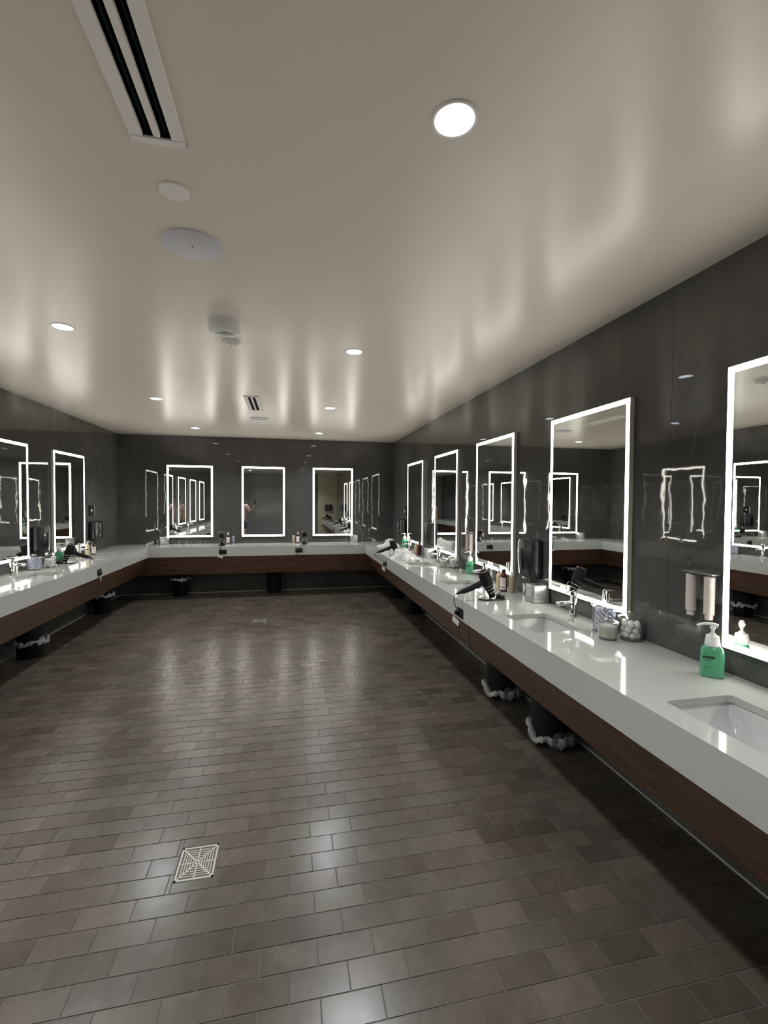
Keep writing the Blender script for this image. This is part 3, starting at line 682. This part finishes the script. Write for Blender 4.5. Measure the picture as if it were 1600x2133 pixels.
place(sp0, (1.856, 4.44, ZT), -.5, 'green gel pump bottle under the far cup dispenser')
place(sp0, (1.853, 7.18, ZT), -.3, 'green gel pump bottle under black box near back right corner')
place(sp0, (-2.70, 6.10, ZT), PI + .4, 'green gel pump bottle behind the left worktop hair dryer')

# ------------------------------------------------------------------ glass jars
def make_jar(label, loc, r, h, knob=True):
    t = thing('glass_jar', label, 'jar', loc, 0, 'clear glass jars with lids')
    obj('jar_body', lathe(B(), [(0, 0), (r * .93, 0), (r, .005), (r, h - .004), (r * 1.05, h), (r * .97, h), (r * .955, h - .006), (r * .955, .010), (0, .009)], 36), GLASS, t, 40)
    ld = obj('lid', lathe(B(), [(r * 1.06, h + .0005), (r * 1.09, h + .003), (r * 1.08, h + .007), (r * .8, h + .012), (r * .25, h + .017), (0, h + .017)], 36), GLASS, t, 40)
    obj('rim_band', ring(B(), r * 1.055, .0022, h + .004, 36, 6), GLASS, ld, 60)
    obj('knob', lathe(B(), [(r * .14, h + .015), (r * .12, h + .021), (r * .26, h + .026), (r * .28, h + .032), (r * .2, h + .036), (0, h + .036)], 20), GLASS, ld, 50)
    return t
pk_me = None
def packets(x, y, r, lb, n=12):
    global pk_me
    for k in range(n):
        a = 2 * PI * k / n + .2; rad = r * (.78 if k % 2 else .66)
        if pk_me is None:
            b_ = B(); box(b_, -.0045, .0045, -.0125, .0125, 0, .122, .003, 1); o = obj('striped_packet', b_, PACK); pk_me = o.data
        else: o = bpy.data.objects.new('striped_packet', pk_me); C.objects.link(o)
        o.location = (x + rad * math.cos(a), y + rad * math.sin(a), ZT + .0105); o.rotation_euler = (0.05 * math.sin(k * 2.1), 0.03 * math.cos(k * 3.0), a + .5 * math.sin(k * 1.7))
        tag(o, lb, 'packet', 'packets: ' + lb)
def swabs(x, y, r, h, lb):
    s = B(); tips = []
    for k in range(90):
        rad = r * .90 * math.sqrt(random.random()); a = random.uniform(0, 2 * PI); px_, py_ = rad * math.cos(a), rad * math.sin(a)
        qx, qy = px_ + random.uniform(-.005, .005), py_ + random.uniform(-.005, .005)
        tube(s, [(px_, py_, .011), (qx, qy, h)], .0015, 5)
        if math.hypot(px_, py_) < r * .93: lathe(s, [(0, h - .012), (.0028, h - .009), (.0028, h - .003), (0, h)], 6, Matrix.Translation((qx, qy, 0)))
    o = obj('cotton_swabs', s, COTTON); o.location = (x, y, ZT); tag(o, lb, 'cotton swabs', None, 'stuff')
    s2 = B()
    for k in range(40):
        a = 2 * PI * k / 40; tube(s2, [(r * .93 * math.cos(a), r * .93 * math.sin(a), .016), (r * .93 * math.cos(a + .12), r * .93 * math.sin(a + .12), h - .012)], .0014, 5)
    obj('sticks', s2, STICK, o)
cb_me = None
def cottons(x, y, r, h, lb, n=26):
    global cb_me
    rb = .0165; put = []
    if cb_me is None:
        b_ = B(); bmesh.ops.create_icosphere(b_, subdivisions=2, radius=rb)
        for v in b_.verts: v.co *= 1 + random.uniform(-.13, .13)
        o = obj('cotton_ball', b_, COTTON, None, 180); cb_me = o.data; C.objects.unlink(o); bpy.data.objects.remove(o)
    lev = 0; z = .010 + rb
    while len(put) < n and z < h - rb:
        m = 7; ph = lev * .45
        m = 6
        for k in range(m):
            a = 2 * PI * k / m + ph; put.append((x + (r * .90 - rb - .003) * math.cos(a), y + (r * .90 - rb - .003) * math.sin(a), z + .003 * (k % 2)))
        put.append((x, y, z)); z += rb * 1.72; lev += 1
    for p in put:
        o = bpy.data.objects.new('cotton_ball', cb_me); C.objects.link(o); o.location = (p[0], p[1], ZT + p[2]); o.rotation_euler = (random.random() * 6, random.random() * 6, 0)
        tag(o, lb, 'cotton ball', 'balls: ' + lb)
make_jar('tall glass jar of striped packets, largest of near jar trio', (1.812, 2.315, ZT), .071, .150); packets(1.812, 2.315, .068, 'blue and white striped packet in the tall near jar')
make_jar('small glass jar of cotton swabs in front of near jar trio', (1.730, 2.185, ZT), .050, .092); swabs(1.730, 2.185, .046, .080, 'cotton swabs packed upright in the small near jar')
make_jar('glass jar of cotton balls rightmost of near jar trio', (1.848, 2.150, ZT), .062, .118); cottons(1.848, 2.150, .060, .105, 'white cotton ball in the near round jar')
make_jar('small glass jar of the far pair on right worktop', (1.735, 4.94, ZT), .050, .092); swabs(1.735, 4.94, .046, .080, 'cotton swabs in the small far jar, right worktop')
make_jar('larger glass jar of the far pair on right worktop', (1.840, 4.87, ZT), .062, .118); cottons(1.840, 4.87, .060, .105, 'white cotton ball in the far jar, right worktop')
make_jar('tall glass jar of striped packets on left worktop', (-2.675, 5.50, ZT), .071, .130); packets(-2.675, 5.50, .068, 'striped packet in the left worktop jar')
make_jar('glass jar beside the packet jar on left worktop', (-2.60, 5.66, ZT), .060, .110); cottons(-2.60, 5.66, .058, .100, 'white cotton ball in the left worktop jar')

# ------------------------------------------------------------------ tissue boxes
def make_tissue(label, loc, rz):
    t = thing('tissue_box', label, 'tissue box', loc, rz, 'square steel tissue boxes')
    obj('cover', box(B(), -.062, .062, -.062, .062, .002, .132, .004), STEEL, t, 40)
    obj('seam_band', box(B(), -.0626, .0626, -.0626, .0626, .032, .0335), DEEP, t)
    fl2 = B()
    for k in range(7): box(fl2, -.0624, -.0618, -.050, .050, .048 + .011 * k, .050 + .011 * k)
    obj('side_print', fl2, GREYB, t)
    obj('opening', lathe(B(), [(0, .1326), (.03, .1326), (.03, .1312)], 24, Matrix.Diagonal((1, .55, 1, 1))), DEEP, t)
    return t
tb0 = make_tissue('square steel tissue box under the near black towel dispenser', (1.842, 3.105, ZT), 0)
place(tb0, (1.842, 5.79, ZT), 0, 'square steel tissue box beside the grey bottle, far right worktop')
place(tb0, (-2.063, 8.245, ZT), 0, 'small square tissue box under the left back mirror')
place(tb0, (1.162, 8.245, ZT), 0, 'small square tissue box under the right back mirror')

# ------------------------------------------------------------------ wall dispensers (local: wall on x=0, out along -x)
def make_towel(label, loc, rz):
    t = thing('towel_dispenser', label, 'dispenser', loc, rz, 'black paper towel dispensers')
    pro = [(0, -.115), (-.075, -.115), (-.098, -.10), (-.112, -.06), (-.116, 0), (-.112, .06), (-.098, .10), (-.075, .115), (0, .115)]
    def sc(s, d): return [(x * d if x else -.001, y * s) for x, y in pro]
    obj('housing', loft(B(), [(sc(.90, .72), 0), (sc(1, .86), .018), (sc(1, .96), .10), (sc(1, 1), .20), (sc(1, .97), .27), (sc(.95, .88), .295), (sc(.85, .75), .300)]), BLACKP, t, 40)
    obj('window', box(B(), -.1172, -.112, -.012, .012, .06, .23, .002), DEEP, t)
    obj('sticker', box(B(), -.0985, -.094, .098, .1115, .19, .215) if False else box(B(), -.1172, -.112, .040, .068, .198, .218), WHITEP, t)
    obj('key_lock', lathe(B(), [(0, .302), (.006, .302), (.006, .298)], 12, Matrix.Translation((-.05, 0, 0))), STEEL, t)
    return t
tw0 = make_towel('black towel dispenser on right wall above steel tissue box', (XR, 3.27, 1.018), 0)
place(tw0, (XR, 5.90, 1.018), 0, 'black towel dispenser between the two farthest right wall mirrors')
place(tw0, (XL, 5.80, 1.005), PI, 'black towel dispenser between the two visible left wall mirrors')

def make_cups(label, loc, rz):
    t = thing('cup_dispenser', label, 'dispenser', loc, rz, 'two tube cup dispensers')
    br = B(); box(br, -.070, -.001, -.075, .082, .192, .197, .002); box(br, -.004, -.001, -.075, .082, .06, .19, .001); obj('bracket', br, mat('grey_bracket', (0.2, 0.2, 0.2), .3, .3) if 'grey_bracket' not in bpy.data.materials else bpy.data.materials['grey_bracket'], t)
    for y in (-.043, .053):
        b_ = B(); prof = [(0, -.012), (.016, -.012), (.0165, .012)]
        for k in range(22): z = .012 + k * .0078; prof += [(.0222, z), (.0212, z + .006)]
        prof += [(0, .190)]
        o = obj('cup_stack', lathe(b_, prof, 24, Matrix.Translation((-.045, y, 0))), CUPS, t, 30)
    return t
cp0 = make_cups('pale pink two tube cup dispenser beside the near right mirror', (XR, 1.745, 1.095), 0)
place(cp0, (XR, 4.50, 1.095), 0, 'two tube cup dispenser between middle right wall mirrors')

def make_sanitiser(label, loc, rz):
    t = thing('wall_dispenser', label, 'dispenser', loc, rz, 'black wall boxes with rods for a reflection')
    obj('housing', box(B(), -.095, -.001, -.14, .14, 0, .265, .022, 3), BLACKP, t, 40)
    lv = B(); tube(lv, spline([(-.100, .02, .235), (-.118, .02, .18), (-.114, .02, .10), (-.106, .02, .06)], 6), .006, 8); lo = obj('lever', lv, CHROME, t, 60)  # chrome rod added to stand for the bright curved reflection on the housing
    obj('reflection_tip', lathe(B(), [(0, -.011), (.008, -.008), (.011, 0), (.008, .008), (0, .011)], 14, Matrix.Translation((-.106, .02, .052))), CHROME, lo, 60)
    return t
sa0 = make_sanitiser('black wall box near back right corner with added rod for its reflection', (XR, 7.42, 1.045), 0)
place(sa0, (XL, 7.29, 1.035), PI, 'black wall box near back left corner with added rod for its reflection')
place(sa0, (1.55, YE - 0.02, 1.20), -PI / 2, 'black box on the beige end wall behind the camera')
def make_sign(label, loc, rz):
    t = thing('wall_sign', label, 'sign', loc, rz, 'small dark diamond signs')
    obj('plate', box(B(), -.012, -.001, -.075, .075, -.075, .075, .002, 1), BLACKM, t)
    obj('edge_strip', box(B(), -.014, -.001, .077, .092, -.078, .078), STEEL, t)
    d = B(); prism(d, [(.042, 0), (.012, .012), (0, .030), (-.012, .012), (-.042, 0), (-.012, -.012), (0, -.030), (.012, -.012)], 0, .0012)
    bmesh.ops.transform(d, matrix=Matrix.Translation((-.0122, 0, 0)) @ Matrix.Rotation(-PI / 2, 4, 'Y') @ Matrix.Rotation(PI / 2, 4, 'Z'), verts=d.verts); obj('diamond_mark', d, WHITEP, t)
    return t
sg0 = make_sign('small dark wall sign with white diamond near back right corner', (XR, 7.38, 1.445), 0)
s_ = place(sg0, (XL, 7.25, 1.455), PI, 'small dark wall sign with white diamond near back left corner')
s_.scale = (1, -1, 1)

# ------------------------------------------------------------------ crumpled film bags and a paper roll
def crumple(name, label, loc, sx_, sy_, sz_, seed):
    from mathutils import noise as nz
    b_ = B(); bmesh.ops.create_icosphere(b_, subdivisions=5, radius=1)
    for v in b_.verts:
        p = v.co.copy(); n1 = nz.noise(p * 1.6 + Vector((seed, 0, 0))); n2 = abs(nz.noise(p * 4.2 + Vector((0, seed, 0)))); n3 = abs(nz.noise(p * 10 + Vector((0, 0, seed))))
        k = 1 + .38 * n1 - .15 * n2 - .035 * n3
        v.co = Vector((p.x * k * sx_, p.y * k * sy_, max(p.z * k, -.02) * sz_ + .02 * sz_))
        if v.co.z < .004: v.co.z = .0008 + random.random() * .001
    o = obj(name, b_, WFILM, None, 180); o.location = loc; return tag(o, label, 'plastic bag', 'crumpled film bags on right worktop')
crumple('plastic_bag', 'crumpled white film bag behind the far right hair dryer', (1.47, 6.62, ZT), .16, .24, .17, 3.3)
crumple('plastic_bag', 'crumpled white film bag in front of far right hair dryer', (1.46, 5.74, ZT), .155, .17, .13, 8.1)
rl = obj('paper_roll', lathe(B(), [(0, -.06), (.021, -.06), (.023, -.057), (.023, .057), (.021, .06), (0, .06)], 24), PAPER, None, 40)
rl.location = (1.60, 5.50, ZT + .0235); rl.rotation_euler = (PI / 2, 0, .25); tag(rl, 'white rolled paper lying between film bag and sink', 'paper roll')

# ------------------------------------------------------------------ waste bins
def make_bin(label, loc, rz, hem, liner=True, R_=.128, H_=.345, rise=0.0):
    from mathutils import noise as nz
    t = thing('waste_bin', label, 'bin', loc, rz, 'black round waste bins')
    obj('body', lathe(B(), [(0, 0), (R_ * .88, 0), (R_ * .90, .006), (R_ * .985, H_ - .01), (R_ * 1.02, H_), (R_ * .97, H_), (R_ * .94, H_ - .012), (R_ * .86, .012), (0, .012)], 36), BLACKM, t, 40)
    if liner:
        b_ = B(); n = 72; rows = []
        for j in range(12):
            f = j / 11; z = H_ + .006 - f * (H_ + .006 - hem); row = []
            for i in range(n):
                a = 2 * PI * i / n; p = Vector((math.cos(a) * 2, math.sin(a) * 2, f * 2 + hem * 9))
                rr_ = R_ * 1.03 + f ** 2 * (.010 + .022 * abs(nz.noise(p * 1.7))) + .006 * nz.noise(p * 5)
                zz = z + f * .035 * nz.noise(p * 1.1) + f * .012 * nz.noise(p * 4)
                row.append(b_.verts.new((rr_ * math.cos(a), rr_ * math.sin(a), max(zz, .003))))
            rows.append(row)
        for a, b in zip(rows, rows[1:]):
            for i in range(n): b_.faces.new((a[i], a[(i + 1) % n], b[(i + 1) % n], b[i]))
        obj('liner', b_, FILM, t, 180)
        h = B(); n = 96; m_ = 12; rg = []
        for i in range(n):
            a = 2 * PI * i / n; c_ = Vector((math.cos(a), math.sin(a), 0)); p = Vector((c_.x * 2, c_.y * 2, 2 + hem * 9)); row = []
            fat = .5 + 1.1 * abs(nz.noise(p * 1.3 + Vector((7, 0, 0))))
            for k in range(m_):
                b2 = 2 * PI * k / m_; d = 1 + 1.1 * nz.noise(Vector((c_.x * 4, c_.y * 4, b2 * 1.0 + hem * 5))) + .7 * nz.noise(Vector((c_.x * 13, c_.y * 13, b2 * 3)))
                rr_ = R_ * 1.10 + .020 * abs(nz.noise(p * 1.7)) + .017 * fat * d * math.cos(b2)
                row.append(h.verts.new((rr_ * c_.x, rr_ * c_.y, max(hem + .016 + rise * math.exp(-((a - 2.75) / .38) ** 2) + .030 * nz.noise(p * 1.1) + .030 * fat * d * math.sin(b2), .002))))
            rg.append(row)
        for i in range(n):
            for k in range(m_): h.faces.new((rg[i][k], rg[(i + 1) % n][k], rg[(i + 1) % n][(k + 1) % m_], rg[i][(k + 1) % m_]))
        obj('liner_hem', h, HEMF, t, 180)
        if rise:
            fb = B(); bmesh.ops.create_icosphere(fb, subdivisions=4, radius=1)
            for v in fb.verts:
                k = 1 + .35 * nz.noise(v.co * 1.5 + Vector((hem * 50, rise, 0))) - .14 * abs(nz.noise(v.co * 4))
                v.co = Vector((.02 + v.co.x * .105 * k, -.085 + v.co.y * .075 * k, max(.05 + v.co.z * .062 * k, .002)))
            obj('liner_fold', fb, FOLD, t, 180)
    return t
make_bin('black bin with drooping film liner, nearest under right worktop', (1.735, 2.74, 0), 0, .028, rise=.07)
make_bin('black bin with bunched liner, second nearest under right worktop', (1.735, 3.47, 0), 0.15, .030, rise=.05)
make_bin('third black bin under right worktop from the camera', (1.76, 6.28, 0), 0, .2, False)
make_bin('black bin under right worktop nearest the back corner', (1.76, 7.38, 0), 0, .2, False)
make_bin('black bin with bulging film liner under left worktop', (-2.60, 5.26, 0), 0, .15)
make_bin('black bin with pale rim liner under left worktop near corner', (-2.615, 7.12, 0), 1, .24)
make_bin('black bin with pale liner edge under back worktop, left one', (-1.80, 8.165, 0), 2, .27)
make_bin('black bin without liner under back worktop, right one', (-0.26, 8.19, 0), 0, .2, False)

# ------------------------------------------------------------------ the person seen only in the middle back mirror
def skin_body(name, verts, edges, radii, m, parent, root=0, sub=2):
    me = bpy.data.meshes.new(name); me.from_pydata(verts, edges, []); me.materials.append(m)
    o = bpy.data.objects.new(name, me); C.objects.link(o); o.parent = parent
    md = o.modifiers.new('skin', 'SKIN')
    if not me.skin_vertices: bpy.context.view_layer.update()
    sv_ = me.skin_vertices[0].data if me.skin_vertices else None
    if sv_:
        for i, r in enumerate(radii): sv_[i].radius = r if isinstance(r, tuple) else (r, r); sv_[i].use_root = (i == root)
    s = o.modifiers.new('sub', 'SUBSURF'); s.levels = sub; s.render_levels = sub
    return o
pr = thing('person', 'person in pink shirt and navy shorts with one arm raised', 'person', (-1.69, -0.45, 0))
V_ = [(0, 0, .95), (0, 0, 1.12), (0, 0, 1.30), (0, 0, 1.42), (0, .01, 1.50), (0, .02, 1.62), (0, .01, 1.72),
      (-.18, 0, 1.41), (-.23, 0, 1.14), (-.22, .08, .90), (.18, 0, 1.41), (.30, .12, 1.20), (.48, .30, 1.42),
      (-.09, 0, .90), (-.10, .01, .50), (-.10, -.01, .10), (-.10, .10, .04), (.09, 0, .90), (.10, .01, .50), (.10, -.01, .10), (.10, .10, .04)]
E_ = [(0, 1), (1, 2), (2, 3), (3, 4), (4, 5), (5, 6), (3, 7), (7, 8), (8, 9), (3, 10), (10, 11), (11, 12), (0, 13), (13, 14), (14, 15), (15, 16), (0, 17), (17, 18), (18, 19), (19, 20)]
Rr = [(.15, .10), (.13, .10), (.15, .11), (.12, .09), .055, (.085, .10), (.075, .085), .06, .045, .03, .06, .045, .03, .085, .06, .04, .04, .085, .06, .04, .04]
skin_body('body', V_, E_, Rr, SKIN, pr)
skin_body('shirt', [(0, 0, .98), (0, 0, 1.12), (0, 0, 1.30), (0, 0, 1.42), (-.18, 0, 1.41), (-.22, 0, 1.24), (.18, 0, 1.41), (.245, .06, 1.29)], [(0, 1), (1, 2), (2, 3), (3, 4), (4, 5), (3, 6), (6, 7)], [(.175, .125), (.16, .12), (.175, .13), (.14, .105), .075, .065, .075, .065], PINK, pr)
skin_body('shorts', [(0, 0, .98), (0, 0, .92), (-.09, 0, .86), (-.10, .01, .56), (.09, 0, .86), (.10, .01, .56)], [(0, 1), (1, 2), (2, 3), (1, 4), (4, 5)], [(.165, .12), (.16, .125), .11, .09, .11, .09], NAVY, pr)
for hx, hy, hz, dx, dy in ((.50, .33, 1.45, .02, .02), (-.22, .10, .86, 0, .01)):
    up = 1 if hz > 1 else -1; vv = [(hx, hy, hz), (hx + dx, hy + dy, hz + .05 * up)]; ee = [(0, 1)]; rr2 = [.022, .026]
    for k in range(4):
        b0_ = len(vv); o_ = (k - 1.5) * .019; l_ = (.034, .042, .040, .030)[k]
        vv += [(hx + dx + o_, hy + dy, hz + .065 * up), (hx + dx + o_ * 1.1, hy + dy + .01, hz + (.065 + l_) * up), (hx + dx + o_ * 1.1, hy + dy + .028, hz + (.065 + l_ * 1.5) * up)]
        ee += [(1, b0_), (b0_, b0_ + 1), (b0_ + 1, b0_ + 2)]; rr2 += [.0095, .0085, .007]
    b0_ = len(vv); vv += [(hx + dx + .035, hy + dy + .015, hz + .045 * up), (hx + dx + .05, hy + dy + .035, hz + .07 * up)]; ee += [(0, b0_), (b0_, b0_ + 1)]; rr2 += [.010, .008]
    skin_body('hand', vv, ee, rr2, SKIN, pr, 0, 1)
hb = B(); bmesh.ops.create_uvsphere(hb, u_segments=20, v_segments=12, radius=1); bmesh.ops.scale(hb, vec=(.095, .112, .10), verts=hb.verts)
bmesh.ops.delete(hb, geom=[v for v in hb.verts if v.co.y > .05 and v.co.z < .045], context='VERTS'); bmesh.ops.translate(hb, vec=(0, .005, 1.70), verts=hb.verts); obj('hair', hb, HAIR, pr, 180)
fe = B()
for s in (-1, 1): bmesh.ops.create_icosphere(fe, subdivisions=1, radius=.010, matrix=Matrix.Translation((s * .032, .105, 1.655)))
obj('eyes', fe, INK, pr)
nb = B(); bmesh.ops.create_cone(nb, segments=8, radius1=.014, radius2=.006, depth=.045, cap_ends=True, matrix=Matrix.Translation((0, .118, 1.625))); obj('nose', nb, SKIN, pr, 60)
mb_ = B(); box(mb_, -.022, .022, .098, .112, 1.583, 1.591, .003); obj('mouth', mb_, PINK, pr)
for s in (-1, 1):
    sh_ = B(); box(sh_, s * .10 - .045, s * .10 + .045, -.07, .19, 0, .075, .025); obj('shoe', sh_, BLACKM, pr, 40)
phn = B(); box(phn, .40, .48, .365, .373, 1.47, 1.62, .004); tag(obj('phone', phn, BLACKP), 'black phone held up in the raised hand', 'phone').location = (-1.63, -0.45, 0)
